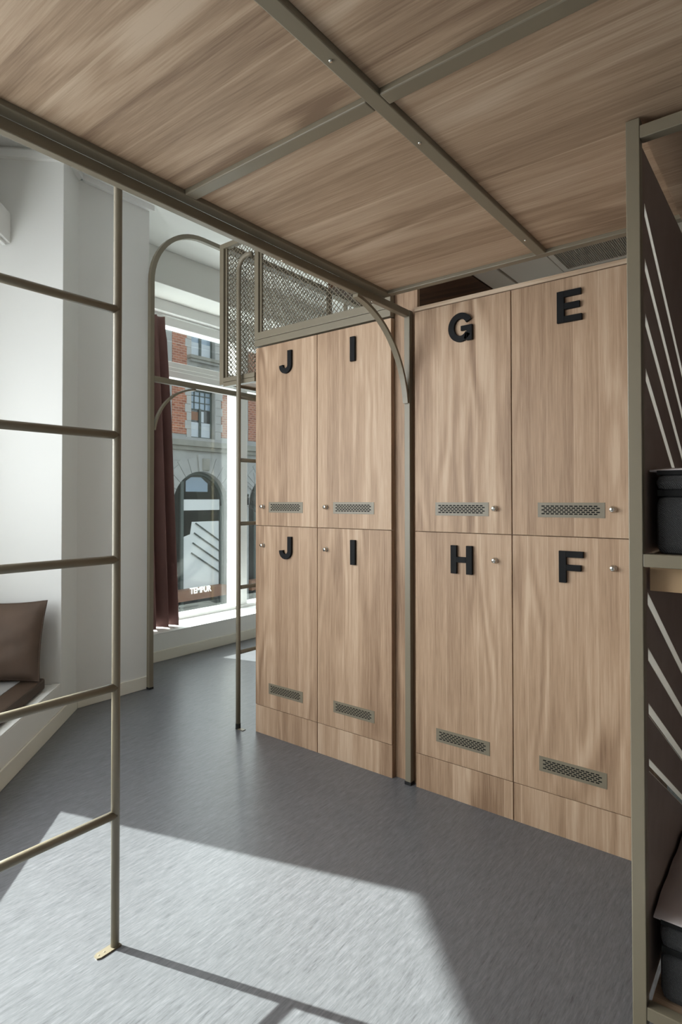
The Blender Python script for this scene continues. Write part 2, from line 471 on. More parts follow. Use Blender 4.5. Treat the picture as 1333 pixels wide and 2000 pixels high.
# ---- street window
w1 = bpy.data.objects.new('window_1', None); COL.objects.link(w1); w1.location = (-4.55, 4.0, WZ0); struct(w1, 'tall white framed street window with transom and mullion')
FX0, FX1 = -4.62, -4.44
mb = MB()
mb.box(FX0, FX1, WY0, WY0 + 0.09, WZ0, WZ1); mb.box(FX0, FX1, WY1 - 0.09, WY1, WZ0, WZ1)
mb.box(FX0, FX1, WY0, WY1, WZ1 - 0.10, WZ1); mb.box(FX0, FX1 - 0.06, WY0, WY1, WZ1 - 0.20, WZ1 - 0.10)
mb.box(FX0, FX1, WY0, WY1, WZ0, WZ0 + 0.035)
mb.build('frame', M['frame'], w1, bevel=0.006)
MB().box(FX0, FX1 - 0.01, 4.005, 4.125, WZ0 + 0.035, WZ1 - 0.10).build('mullion', M['frame'], w1, bevel=0.006)
for y0, y1 in ((WY0 + 0.09, 4.005), (4.125, WY1 - 0.09)):
    mb = MB(); mb.box(FX0, FX1 - 0.01, y0, y1, 2.40, 2.46); mb.box(FX0, FX1 - 0.035, y0, y1, 2.46, 2.50); mb.box(FX0, FX1 - 0.06, y0, y1, 2.50, 2.555)
    mb.build('transom', M['frame'], w1, bevel=0.005)
    MB().box(-4.585, -4.577, y0, y1, 2.555, WZ1 - 0.20).build('pane', M['glass'], w1)
    MB().box(-4.585, -4.577, y0, y1, WZ0 + 0.035, 2.40).build('pane', M['glass'], w1)
struct(MB().box(-4.44, -4.116, WY0, WY1, WZ0, WZ0 + 0.006).build('trim_4', M['frame'], bevel=0.004), 'white window sill')


def text_mesh(name, body, size, extrude, offset=0.0):
    cu_ = bpy.data.curves.new(name, 'FONT'); cu_.body = body; cu_.size = size; cu_.extrude = extrude; cu_.offset = offset
    to = bpy.data.objects.new(name, cu_); COL.objects.link(to)
    dg = bpy.context.evaluated_depsgraph_get(); me = bpy.data.meshes.new_from_object(to.evaluated_get(dg))
    bpy.data.objects.remove(to); return me


tm = text_mesh('lettering', 'TEMPUR', 0.075, 0.0008, 0.0022)
xs = [v.co.x for v in tm.vertices]; ys = [v.co.y for v in tm.vertices]
sx = 0.255 / (max(xs) - min(xs)); sy = 0.058 / (max(ys) - min(ys)); mx_ = min(xs); my_ = min(ys)
for v in tm.vertices:
    x, y, z = v.co; v.co = (-4.574 + z, 3.514 + (x - mx_) * sx, 0.412 + (y - my_) * sy)
tm.materials.clear(); tm.materials.append(M['vinyl'])
put('lettering', tm, w1)['label'] = 'white lettering TEMPUR on the glass'

# ---- bay window (left of the frame)
w2 = bpy.data.objects.new('window_2', None); COL.objects.link(w2); w2.location = C(1.8, ND + 0.2, BZ0); struct(w2, 'bay window over the window seat')
mb = MB()
cbox(mb, BT0, BT0 + 0.02, ND + 0.16, ND + 0.24, BZ0, BZ1); cbox(mb, BT1 - 0.06, BT1, ND + 0.16, ND + 0.24, BZ0, BZ1)
cbox(mb, BT0, BT1, ND + 0.16, ND + 0.24, BZ1 - 0.05, BZ1)
mb.build('frame', M['frame'], w2)
mb = MB(); cbox(mb, BT0 + 0.02, BT1 - 0.06, ND + 0.2, ND + 0.206, BZ0, BZ1 - 0.05); mb.build('pane', M['glass'], w2)
w3 = bpy.data.objects.new('added_window', None); COL.objects.link(w3); w3.location = (1.1, -1.7, 0.75); struct(w3, 'unseen window added behind the viewer for the room light')  # unseen window, added for the sake of the room light
mb = MB()
mb.box(-0.1, -0.04, -1.73, -1.66, 0.75, 2.75); mb.box(2.24, 2.3, -1.73, -1.66, 0.75, 2.75); mb.box(-0.04, 2.24, -1.73, -1.66, 2.69, 2.75); mb.box(-0.04, 2.24, -1.73, -1.66, 0.75, 0.81)
mb.build('frame', M['frame'], w3)
MB().box(-0.04, 2.24, -1.70, -1.695, 0.81, 2.69).build('pane', M['film'], w3)

# unseen canopy added outside the bay window to cut off the sun patch
aw = thing('added_awning', 'unseen canvas canopy added outside the bay window to cut off the sun', 'added_awning', C(1.8, 0.92, 2.7))
mb = MB()
t0, t1 = -1.5, 4.2
mb.quadbox([C(t0, 0.92, 2.92), C(t1, 0.92, 2.92), C(t1, 1.62, 2.55), C(t0, 1.62, 2.55), C(t0, 0.92, 2.95), C(t1, 0.92, 2.95), C(t1, 1.62, 2.58), C(t0, 1.62, 2.58)])
mb.build('canopy', M['added_awning'], aw)
mb = MB(); cbox(mb, t0, t1, 1.61, 1.63, 2.528, 2.58); mb.build('front_bar', M['metal'], aw)

# ================================================================== LOFT PLATFORM OVERHEAD
lp = thing('loft_platform', 'oak panelled loft platform on a taupe steel grid overhead', 'loft bed', (-1.44, 2.34, 0))
ZP, ZQ = 2.178, 2.216
PX0, PX1, PY0, PY1 = -1.44, 2.2, -0.45, 2.132
MB().box(-1.455, -1.4275, PY0, 2.325, 2.143, 2.174).build('beam', M['metal'], lp, bevel=0.003)
MB().box(-1.438, -1.396, PY0, PY1, ZP, ZQ).build('edge_rail', M['metal'], lp, bevel=0.003)
MB().box(PX1 - 0.04, PX1, PY0, PY1, ZP, ZQ).build('edge_rail', M['metal'], lp, bevel=0.003)
MB().box(-1.396, PX1 - 0.04, 2.098, PY1, ZP, ZQ).build('edge_rail', M['metal'], lp, bevel=0.003)
MB().box(-1.396, PX1 - 0.04, PY0, PY0 + 0.034, ZP, ZQ).build('edge_rail', M['metal'], lp, bevel=0.003)
bars = [(-0.756, -0.719), (0.55, 0.587)]
for a, b in bars: MB().box(a, b, PY0 + 0.034, 2.098, ZP, ZQ).build('cross_bar', M['metal'], lp, bevel=0.003)
ycr = [(1.051, 1.091)]
xs = [-1.396, -0.756, -0.719, 0.55, 0.587, PX1 - 0.04]
cols = [(-1.396, -0.756), (-0.719, 0.55), (0.587, PX1 - 0.04)]
rows = [(PY0 + 0.034, 1.051), (1.091, 2.098)]
for a, b in cols:
    MB().box(a, b, 1.051, 1.091, ZP, ZQ).build('cross_bar', M['metal'], lp, bevel=0.003)
    for c, d in rows:
        MB().box(a + 0.001, b - 0.001, c + 0.001, d - 0.001, 2.192, 2.21).build('wood_panel', M['oak_x'], lp)
scr = MB().lathe([(0.0005, -0.0035), (0.003, -0.0035), (0.0045, -0.0015), (0.0045, 0.0005)], (0, 0, 0), (0, 0, 1), 12).mesh('screw', M['chrome'], True)
SCR2 = MB().lathe([(0.0032, 0.0), (0.0032, 0.001), (0.0008, 0.0018)], (0, 0, 0), (0, 0, 1), 10).mesh('screw', M['metal'])
for x, y, z in ((-0.738, 0.907, ZP), (-0.738, 1.254, ZP), (-0.738, 1.95, ZP), (-1.441, 1.5, 2.143), (-1.441, 2.05, 2.143)):
    put('screw', scr, lp, loc=(x, y, z))
MB().box(-1.455, -1.4255, 2.325, 2.354, 0.012, 2.174).build('post', M['metal'], lp, bevel=0.002)
MB().box(-1.457, -1.4245, 2.323, 2.356, 0.0, 0.014).build('rubber_foot', M['rubber'], lp)


def brace_strip(p0, p1, sag, w, n=22):
    """2-D arc from p0 to p1 bulging to the left of the direction; returns both edges of a bar of depth w"""
    p0 = Vector(p0); p1 = Vector(p1); ch = p1 - p0; c = ch.length; Rr = (c * c / 4 + sag * sag) / (2 * sag)
    nn = Vector((-ch.y, ch.x)).normalized(); cen = (p0 + p1) / 2 - nn * (Rr - sag)
    a0 = math.atan2(p0.y - cen.y, p0.x - cen.x); a1 = math.atan2(p1.y - cen.y, p1.x - cen.x)
    while a1 - a0 > math.pi: a1 -= 2 * math.pi
    while a1 - a0 < -math.pi: a1 += 2 * math.pi
    o_, i_ = [], []
    for k in range(n + 1):
        a = a0 + (a1 - a0) * k / n; d = Vector((math.cos(a), math.sin(a)))
        o_.append(tuple(cen + d * Rr)); i_.append(tuple(cen + d * (Rr - w)))
    return o_, i_


o_, i_ = brace_strip((1.93, 2.1425), (2.3245, 1.745), 0.098, 0.013)
MB().strip(o_, i_, lambda u, v, w: (w, u, v), -1.454, -1.428).build('curved_brace', M['metal'], lp)
MB().box(1.2, 1.23, -0.41, -0.38, 0, 2.178).build('post', M['metal'], lp)
MB().box(-1.455, -1.4255, -0.45, -0.42, 0, 2.143).build('post', M['metal'], lp)

# ---- near ladder
ld = thing('ladder', 'taupe steel ladder with round rungs in the foreground beside the sunlit floor', 'ladder', (-1.615, 0.98, 0))
LX = -1.597
for yy in (0.962, 0.532):
    path = [(LX, yy, 0.003)] + [(LX, yy, z) for z in (0.8, 1.6, 2.4)]
    path += [(LX + 0.09 - 0.09 * math.cos(a), yy, 2.62 + 0.09 * math.sin(a)) for a in [math.radians(q) for q in range(0, 91, 15)]] + [(LX + 0.161, yy, 2.71)]
    MB().tube(path, 0.0122, 14).build('stile', M['metal'], ld, smooth=True)
    mb = MB(); poly = [(LX - 0.013, yy + 0.014), (LX - 0.013, yy - 0.05), (LX - 0.008, yy - 0.06), (LX + 0.008, yy - 0.06), (LX + 0.013, yy - 0.05), (LX + 0.013, yy + 0.014)]
    mb.prism(poly, lambda u, v, w: (u, v, w), 0, 0.004)
    mb.build('foot_plate', M['metal'], ld)
    for q in (-0.033, -0.050):
        put('screw', SCR2, ld, loc=(LX, yy + q, 0.0035))
    MB().box(-1.436, -1.406, yy - 0.015, yy + 0.015, 2.216, 2.74).build('guard_post', M['metal'], lp, bevel=0.002)
for z in (1.863, 1.492, 1.126, 0.753, 0.382):
    MB().tube([(LX, 0.532, z), (LX, 0.7, z), (LX, 0.962, z)], 0.0122, 14).build('rung', M['metal'], ld, smooth=True)

# ================================================================== LOCKERS
def bars_letter(kind):
    """outlines as lists of (polygon) with origin at the lower left, height 0.122"""
    h = 0.122; s = 0.028; out = []
    if kind == 'I': out.append([(0, 0), (0.030, 0), (0.030, h), (0, h)])
    if kind == 'E':
        w = 0.094
        out += [[(0, 0), (s, 0), (s, h), (0, h)], [(s, 0), (w, 0), (w, 0.024), (s, 0.024)], [(s, h - 0.024), (w - 0.003, h - 0.024), (w - 0.003, h), (s, h)], [(s, 0.05), (w - 0.008, 0.05), (w - 0.008, 0.074), (s, 0.074)]]
    if kind == 'F':
        w = 0.091
        out += [[(0, 0), (s, 0), (s, h), (0, h)], [(s, h - 0.024), (w, h - 0.024), (w, h), (s, h)], [(s, 0.047), (w - 0.008, 0.047), (w - 0.008, 0.070), (s, 0.070)]]
    if kind == 'H':
        w = 0.101
        out += [[(0, 0), (s, 0), (s, h), (0, h)], [(w - s, 0), (w, 0), (w, h), (w - s, h)], [(s, 0.049), (w - s, 0.049), (w - s, 0.073), (s, 0.073)]]
    return out


def letter_mesh(kind):
    mb = MB(); T = lambda u, v, w: (u, w, v); A, B_ = -0.013, 0.0
    for p in bars_letter(kind): mb.prism(p, T, A, B_)
    if kind == 'J':
        R, r = 0.0445, 0.0165
        mb.prism([(0.061, R), (0.089, R), (0.089, 0.122), (0.061, 0.122)], T, A, B_)
        mb.strip(arc(0.0445, R, R, 180, 360, 20), arc(0.0445, R, r, 180, 360, 20), T, A, B_)
        mb.prism([(0, R), (0.028, R), (0.028, R + 0.004), (0.0, R + 0.001)], T, A, B_)
    if kind == 'G':
        cx, cz = 0.058, 0.061
        def el(rx, rz, a0, a1, n=34): return [(cx + rx * math.cos(math.radians(a0 + (a1 - a0) * i / n)), cz + rz * math.sin(math.radians(a0 + (a1 - a0) * i / n))) for i in range(n + 1)]
        mb.strip(el(0.058, 0.063, 28, 326), el(0.030, 0.037, 28, 326), T, A, B_)
        mb.prism([(0.087, 0.0), (0.113, 0.0), (0.113, 0.066), (0.087, 0.066)], T, A, B_)
        mb.prism([(0.074, 0.010), (0.088, 0.0), (0.088, 0.034), (0.082, 0.034)], T, A, B_)
        mb.prism([(0.060, 0.045), (0.088, 0.045), (0.088, 0.066), (0.060, 0.066)], T, A, B_)
    return mb.mesh('letter', M['black'])


LET = {k: letter_mesh(k) for k in 'JIGEHF'}
LW = {'J': 0.089, 'I': 0.030, 'G': 0.116, 'E': 0.094, 'H': 0.101, 'F': 0.091}


def vent_mesh():
    mb = MB(); W, Hh = 0.252, 0.058; y0, y1 = -0.0016, 0.0
    m_l, m_r, mt, mb_ = 0.014, 0.014, 0.0115, 0.0115
    nrow = 5; sh = 0.0050; gap = (Hh - mt - mb_ - nrow * sh) / (nrow - 1)
    x0, x1 = m_l, W - m_r
    mb.box(0, x0, y0, y1, 0, Hh); mb.box(x1, W, y0, y1, 0, Hh)
    mb.box(x0, x1, y0, y1, 0, mb_); mb.box(x0, x1, y0, y1, Hh - mt, Hh)
    pitch = (x1 - x0) / 12.5; slot = pitch * 0.74
    for k in range(nrow):
        z0 = mb_ + k * (sh + gap); z1 = z0 + sh
        if k < nrow - 1: mb.box(x0, x1, y0, y1, z1, z1 + gap)
        o = 0 if k % 2 == 0 else pitch / 2
        edges = [x0]
        for q in range(12):
            a = x0 + o + q * pitch + (pitch - slot) * 0.2
            mb.box(edges[-1], a, y0, y1, z0, z1) if a > edges[-1] + 1e-5 else None
            edges.append(a + slot)
        if x1 > edges[-1]: mb.box(edges[-1], x1, y0, y1, z0, z1)
    mb.box(0.002, W - 0.002, -0.0004, 0.0, 0.002, Hh - 0.002, 1)
    return mb.mesh('vent_grille', [M['metal'], M['hole']])


VENT = vent_mesh()
kb = MB()
kb.lathe([(0.0115, 0.0), (0.0125, -0.001), (0.0125, -0.003), (0.0095, -0.004), (0.0085, -0.012), (0.0100, -0.013), (0.0100, -0.0185), (0.0085, -0.0205), (0.0005, -0.0207)], (0, 0, 0), (0, 1, 0), 20)
kb.box(-0.0012, 0.0012, -0.0212, -0.0195, -0.0045, 0.0045, 1)
KNOB = kb.mesh('lock_knob', [M['chrome'], M['hole']], True)

LF, LD = 2.333, 0.58
ZT, ZM, ZK = 2.161, 1.157, 0.154


def locker(x0, x1, up, lo, label, knob_left, fascia):
    o = thing('locker', label, 'locker', ((x0 + x1) / 2, LF + LD / 2, 0), 'lettered oak lockers in a row')
    g = 0.0016
    MB().box(x0 + 0.0005, x1 - 0.0005, LF + 0.019, LF + LD, 0.0, ZT).build('body', M['oak_z'], o)
    MB().box(x0 + g, x1 - g, LF + 0.001, LF + 0.019, 0.0, ZK - g).build('plinth', M['oak_z'], o, bevel=0.0008)
    for z0, z1, let, up_ in ((ZM + g, ZT - g, up, True), (ZK + g, ZM - g, lo, False)):
        d = MB().box(x0 + g, x1 - g, LF, LF + 0.018, z0, z1).build('door', M['oak_z'], o, bevel=0.0008)
        d['label'] = ('upper' if up_ else 'lower') + ' oak door with black letter ' + let
        cx = (x0 + x1) / 2
        lz = (1.985 if up_ else 0.981)
        put('letter', LET[let], d, bevel=0.0012, loc=(cx + 0.004 - LW[let] / 2 + (0.007 if let in 'J' else 0.003), LF, lz))['label'] = 'raised black letter ' + let
        put('vent_grille', VENT, d, loc=(cx - 0.123, LF, 1.231 if up_ else 0.232))
        kx = x0 + 0.061 if knob_left else x1 - 0.072
        put('lock_knob', KNOB, d, loc=(kx, LF, 1.264 if up_ else 1.048))
    return o


locker(-2.448, -1.991, 'J', 'J', 'oak locker with letter J on upper and lower door, next to the window', True, False)
locker(-1.990, -1.5305, 'I', 'I', 'oak locker with letter I on upper and lower door, right of locker J', True, False)
locker(-1.404, -0.9455, 'G', 'H', 'oak locker with G on upper and H on lower door, beside the steel post', False, True)
locker(-0.9445, -0.486, 'E', 'F', 'oak locker with E on upper and F on lower door, beside the bunk bed', False, True)
tag(MB().box(-1.4045, -0.4855, LF, LF + LD, ZT + 0.002, ZT + 0.021).build('top_board', M['oak_x'], bevel=0.0008), 'thin oak board lying along the top of lockers G and E', 'board')
fp = tag(MB().box(-1.5295, -1.4055, 2.362, 2.382, 0.0, LZ - 0.01).build('filler_panel', M['oak_z']), 'narrow oak filler panel behind the steel post between the lockers', 'panel')

# ceiling air grille above the lockers
ag = thing('air_grille', 'dark ceiling air grille above locker E', 'air vent', (-0.8, 3.3, LZ), None)
gx0, gx1, gy0, gy1 = -1.068, -0.56, 2.6, 3.42
mb = MB(); mb.box(gx0, gx0 + 0.03, gy0, gy1, LZ - 0.004, LZ + 0.02); mb.box(gx1 - 0.02, gx1, gy0, gy1, LZ - 0.004, LZ + 0.02)
mb.box(gx0 + 0.03, gx1 - 0.02, gy0, gy0 + 0.02, LZ - 0.004, LZ + 0.02); mb.box(gx0 + 0.03, gx1 - 0.02, gy1 - 0.025, gy1, LZ - 0.004, LZ + 0.02)
mb.build('frame', M['soffit'], ag)
MB().box(gx0 + 0.01, gx1 - 0.01, gy0 + 0.01, gy1 - 0.01, LZ + 0.03, LZ + 0.045).build('backing', M['hole'], ag)
mb = MB(); n = 46
for k in range(n):
    x = gx0 + 0.032 + (gx1 - gx0 - 0.056) * k / (n - 1)
    mb.box(x - 0.0022, x + 0.0022, gy0 + 0.02, gy1 - 0.025, LZ + 0.0, LZ + 0.006)
for k in range(76):
    y = gy0 + 0.025 + (gy1 - gy0 - 0.055) * k / 75
    mb.box(gx0 + 0.03, gx1 - 0.02, y - 0.0014, y + 0.0014, LZ + 0.001, LZ + 0.004)
s_ = mb.build('perforated_sheet', M['duct'], ag); s_['kind'] = 'stuff'

# ================================================================== LOFT CAGE OVER THE J AND I LOCKERS
cg = thing('loft_cage', 'taupe steel loft bunk cage with expanded mesh above lockers J and I', 'loft bed', (-2.1, 3.0, 2.0))
CX0, CX1, CXM = -2.752, -1.5305, -2.448
CF = 2.325; CB = 3.74; CZT = 2.83
Mt = M['metal']
MB().box(CX0, CX0 + 0.034, CF, CF + 0.034, 1.986, CZT).build('post', Mt, cg, bevel=0.002)
MB().box(CXM - 0.004, CXM + 0.026, CF, CF + 0.034, 2.245, CZT).build('post', Mt, cg, bevel=0.002)
MB().box(CX0, CX0 + 0.03, 3.33, 3.36, 2.03, CZT - 0.035).build('post', Mt, cg, bevel=0.002)
MB().box(CX0, CX0 + 0.03, CB - 0.03, CB, 2.03, CZT - 0.035).build('post', Mt, cg, bevel=0.002)
MB().box(CX1 - 0.03, CX1, CF, CF + 0.034, 2.245, CZT).build('post', Mt, cg, bevel=0.002)
MB().box(CX0 + 0.034, CX1, CF, CF + 0.03, CZT - 0.03, CZT).build('top_rail', Mt, cg, bevel=0.002)
MB().box(CX0, CX0 + 0.06, CF + 0.034, CB, CZT - 0.034, CZT).build('top_rail', Mt, cg, bevel=0.002)
MB().box(CXM - 0.004, CX1, CF, CF + 0.034, 2.167, 2.204).build('lower_rail', Mt, cg, bevel=0.002)
MB().box(CXM - 0.004, CX1, CF, CF + 0.034, 2.206, 2.246).build('lower_rail', Mt, cg, bevel=0.002)
MB().box(CX0 + 0.034, CXM - 0.004, CF, CF + 0.034, 1.974, 1.998).build('lower_rail', Mt, cg, bevel=0.002)
MB().box(CX0 + 0.034, CXM - 0.004, CF, CF + 0.034, 2.000, 2.026).build('lower_rail', Mt, cg, bevel=0.002)
MB().box(CX0, CX0 + 0.034, CF + 0.034, CB, 1.986, 2.026).build('side_rail', Mt, cg, bevel=0.002)
# inner angle frames holding the mesh
for a, b, z0 in ((CX0 + 0.046, CXM - 0.010, 2.03), (CXM + 0.036, CX1 - 0.03, 2.25)):
    MB().box(a - 0.006, a + 0.006, CF + 0.012, CF + 0.026, z0, CZT - 0.03).build('mesh_frame', Mt, cg)
MB().box(CX0 + 0.034, CXM - 0.004, CF + 0.036, CB, 2.002, 2.020).build('floor_panel', M['oak_y'], cg)
MB().box(CXM + 0.002, CX1 - 0.004, CF + 0.036, CB, 2.212, 2.230).build('floor_panel', M['oak_y'], cg)
MB().box(CX0 + 0.032, CX1, CB, CB + 0.018, 2.03, CZT).build('back_panel', M['oak_z'], cg)


def mesh_panel(u0, u1, z0, z1, to3, name, par):
    """expanded metal: zig-zag strands that touch at their corners"""
    mb = MB(); cw, ch, s, th = 0.030, 0.030, 0.0047, 0.003
    nu = max(1, round((u1 - u0) / cw)); cw = (u1 - u0) / nu; nz = max(1, round((z1 - z0) / (ch / 2))); dz = (z1 - z0) / nz
    # vertical zig-zags, neighbours mirrored so that they meet
    for i in range(nu):
        for sgn in (0, 1):
            pts = []
            for k in range(nz + 1):
                u = u0 + cw * (i + (0.5 if k % 2 else (0.0 if sgn == 0 else 1.0)))
                pts.append((u, z0 + dz * k))
            left = [(u - s / 2, z) for u, z in pts]; right = [(u + s / 2, z) for u, z in pts]
            base = len(mb.v); n_ = len(pts)
            for (lu, lz), (ru, rz) in zip(left, right):
                mb.v += [tuple(to3(lu, lz, 0)), tuple(to3(ru, rz, 0)), tuple(to3(ru, rz, th)), tuple(to3(lu, lz, th))]
            for k in range(n_ - 1):
                a = base + 4 * k
                for q in range(4):
                    q2 = (q + 1) % 4
                    mb.f.append((a + q, a + q2, a + 4 + q2, a + 4 + q)); mb.mi.append(0)
    o = mb.build(name, M['metal'], par); o['kind'] = 'stuff'; return o


front = lambda u, z, w: (u, CF + 0.018 + w, z)
mesh_panel(CX0 + 0.046, CXM - 0.004, 2.026, CZT - 0.03, front, 'expanded_mesh', cg)
mesh_panel(CXM + 0.030, CX1 - 0.03, 2.246, CZT - 0.03, front, 'expanded_mesh', cg)
side = lambda u, z, w: (CX0 + 0.014 + w, u, z)
mesh_panel(CF + 0.034, 3.33, 2.03, CZT - 0.034, side, 'expanded_mesh', cg)

# ---- slim ladder beside locker J
l2 = thing('ladder', 'slim taupe ladder with curved handle beside locker J', 'ladder', (-2.565, 2.30, 0))
SX = -2.555
for yy in (2.300, 2.72):
    if yy < 2.5:
        path = [(SX, yy, 0.008), (SX, yy, 0.8), (SX, yy, 1.6), (SX, yy, 2.55)] + [(SX + 0.075 - 0.075 * math.cos(math.radians(q)), yy, 2.62 + 0.075 * math.sin(math.radians(q))) for q in range(0, 91, 15)] + [(CXM - 0.002, yy + 0.006, 2.695)]
    else:
        path = [(SX, yy, 0.008), (SX, yy, 0.8), (SX, yy, 1.6), (SX, yy, 1.995)]
    MB().tube(path, 0.0135, 12).build('stile', Mt, l2, smooth=True)
    MB().tube([(SX, yy, 0), (SX, yy, 0.004), (SX, yy, 0.03)], 0.015, 12).build('rubber_foot', M['rubber'], l2)
    MB().box(SX - 0.012, SX + 0.05, yy - 0.012, yy + 0.012, 0.0, 0.0035).build('foot_plate', Mt, l2)
for z in (1.894, 1.53, 1.165, 0.80, 0.43):
    MB().tube([(SX, 2.300, z), (SX, 2.5, z), (SX, 2.72, z)], 0.0115, 10).build('rung', Mt, l2, smooth=True)

# ---- arched frame by the window
af = thing('arched_frame', 'taupe arched steel frame standing by the white pillar and curtain', 'loft bed', (-3.57, 2.42, 0))
AX = -3.568; hw = 0.016
R_ = 0.44; AT = 3.262; AY = 2.405
pts = [(AY, 0.012), (AY, AT - R_)] + [(AY + R_ - R_ * math.cos(math.radians(q)), AT - R_ + R_ * math.sin(math.radians(q))) for q in range(6, 91, 6)] + [(4.6, AT)]
o2, i2 = [], []
for k, p in enumerate(pts):
    a = Vector(pts[max(k - 1, 0)]); b = Vector(pts[min(k + 1, len(pts) - 1)]); t = (b - a).normalized(); nn = Vector((-t.y, t.x))
    o2.append(tuple(Vector(p) + nn * 0.016)); i2.append(tuple(Vector(p) - nn * 0.016))
MB().strip(o2, i2, lambda u, v, w: (w, u, v), AX - hw, AX + hw).build('arch', Mt, af)
MB().box(AX - hw - 0.001, AX + hw + 0.001, AY - 0.017, AY + 0.017, 0, 0.014).build('rubber_foot', M['rubber'], af)
MB().box(AX - hw, AX + hw, AY + 0.017, 4.6, 2.125, 2.165).build('beam', Mt, af, bevel=0.002)
MB().box(AX - hw, AX + hw, 4.6, 4.632, 0, AT + 0.016).build('post', Mt, af, bevel=0.002)
o_, i_ = brace_strip((AY + 0.017, 1.79), (2.78, 2.125), 0.085, 0.014)
MB().strip(o_, i_, lambda u, v, w: (w, u, v), AX - 0.014, AX + 0.014).build('curved_brace', Mt, af)

# ================================================================== WINDOW SEAT
bs = thing('window_seat', 'white built-in window seat with toe board under the bay window', 'bench', C(1.6, 0.3, 0))
mb = MB(); cbox(mb, 0.002, T1 - 0.002, 0.0, ND - 0.002, 0, 0.232); mb.build('seat_box', M['white'], bs, bevel=0.003)
mb = MB(); cbox(mb, -0.26, T1 - 0.002, -0.012, -0.0005, 0, 0.09); mb.build('toe_board', M['trim'], bs, bevel=0.003)
mb = MB(); cbox(mb, 0.006, T1 - 0.006, 0.0, 0.045, 0.232, 0.240); mb.build('lip', M['white'], bs, bevel=0.002)
sc = thing('seat_cushion', 'flat grey seat cushion with brown border on the white window seat', 'cushion', C(1.2, 0.3, 0.24))
mb = MB(); cbox(mb, 0.10, 2.6, 0.05, ND - 0.03, 0.240, 0.302); mb.build('border', M['leather_d'], sc, bevel=0.012)
mb = MB(); cbox(mb, 0.16, 2.54, 0.16, ND - 0.05, 0.300, 0.306); mb.build('top_cover', M['seat'], sc, bevel=0.003)

# pillow leaning on the end wall of the niche
pw = thing('pillow', 'brown suede cushion propped in the corner of the window seat', 'pillow', C(0.2, 0.3, 0.306))
mb = MB(); N = 18
hgt, wid, th = 0.42, 0.44, 0.15


def pil(u, v, s):
    # u across (d), v up; pinched corners, soft belly
    e = (1 - abs(2 * u - 1) ** 2.6) * (1 - abs(2 * v - 1) ** 2.6)
    cu_ = 2 * u - 1; cv_ = 2 * v - 1
    uu = 0.5 + cu_ / 2 * (1 - 0.07 * (1 - abs(cv_) ** 2.2)); vv = 0.5 + cv_ / 2 * (1 - 0.07 * (1 - abs(cu_) ** 2.2))
    d = 0.045 + (1 - uu) * wid; z = 0.314 + vv * hgt
    wr = 0.006 * math.sin(9 * u + 3 * v) * e + 0.004 * math.sin(21 * v - 7 * u) * e
    t = 0.05 + (1 - vv) * 0.11 + 0.045 + s * (th / 2 * (max(e, 0) ** 0.55) + 0.003) + wr
    return C(t, d, z)


for s in (1, -1):
    b0 = len(mb.v)
    for i in range(N + 1):
        for j in range(N + 1): mb.v.append(pil(i / N, j / N, s))
    for i in range(N):
        for j in range(N):
            a = b0 + i * (N + 1) + j; mb.f.append((a, a + 1, a + N + 2, a + N + 1)); mb.mi.append(0)
me = mb.mesh('cover', M['leather'], True)
bm = bmesh.new(); bm.from_mesh(me); bmesh.ops.remove_doubles(bm, verts=bm.verts, dist=0.0075 * 0 + 0.0001)
bm.to_mesh(me); bm.free()
po = put('cover', me, pw)
mb = MB(); ring = [pil(i / N, 0, 0) for i in range(N + 1)] + [pil(1, j / N, 0) for j in range(1, N + 1)] + [pil(1 - i / N, 1, 0) for i in range(1, N + 1)] + [pil(0, 1 - j / N, 0) for j in range(1, N + 1)]
mb.tube(ring, 0.0045, 6); mb.build('piping', M['leather_d'], pw, smooth=True)

# roller blind box high in the niche
bb = thing('blind_box', 'white roller blind box at the top of the bay window', 'blind', C(1.5, 0.45, 2.785))
mb = MB(); cbox(mb, 0.006, 3.3, 0.29, ND - 0.002, 2.79, 2.965); mb.build('casing', M['white'], bb, bevel=0.004)
mb = MB(); cbox(mb, 0.02, 3.28, 0.31, 0.33, 2.772, 2.788); mb.build('bottom_rail', M['frame'], bb)

# ================================================================== CURTAIN
ct = thing('curtain', 'maroon floor-length curtain gathered at the side of the street window', 'curtain', (-4.25, 2.9, 0.235))
nu, nz = 90, 26
mb = MB()
for k in range(nz + 1):
    f_ = k / nz; z = 2.845 - f_ * (2.845 - 0.238)
    yr = 3.0 + 0.125 * f_ ** 1.1; yl = 2.66
    for i in range(nu + 1):
        u = i / nu; ph = u * 4.6 * 2 * math.pi + 0.9 * math.sin(u * 5)
        amp = 0.020 + 0.034 * min(1, f_ * 3)
        x = -4.25 + amp * math.sin(ph + 0.5 * math.sin(2.1 * f_ + u * 4)) + 0.008 * math.sin(ph * 2.1)
        if f_ < 0.06: x = -4.25 + 0.018 * math.sin(ph * 1.0)
        mb.v.append((x, yl + (yr - yl) * u + 0.006 * math.cos(ph), z))
for k in range(nz):
    for i in range(nu):
        a = k * (nu + 1) + i; mb.f.append((a, a + 1, a + nu + 2, a + nu + 1)); mb.mi.append(0)
c_ = mb.build('drape', M['curtain'], ct, smooth=True)
sm = c_.modifiers.new('thickness', 'SOLIDIFY'); sm.thickness = 0.004
mb = MB(); mb.tube([(-4.25, 2.63, 2.865), (-4.25, 4.0, 2.865), (-4.25, 5.28, 2.865)], 0.006, 8); mb.build('track', M['frame'], ct)
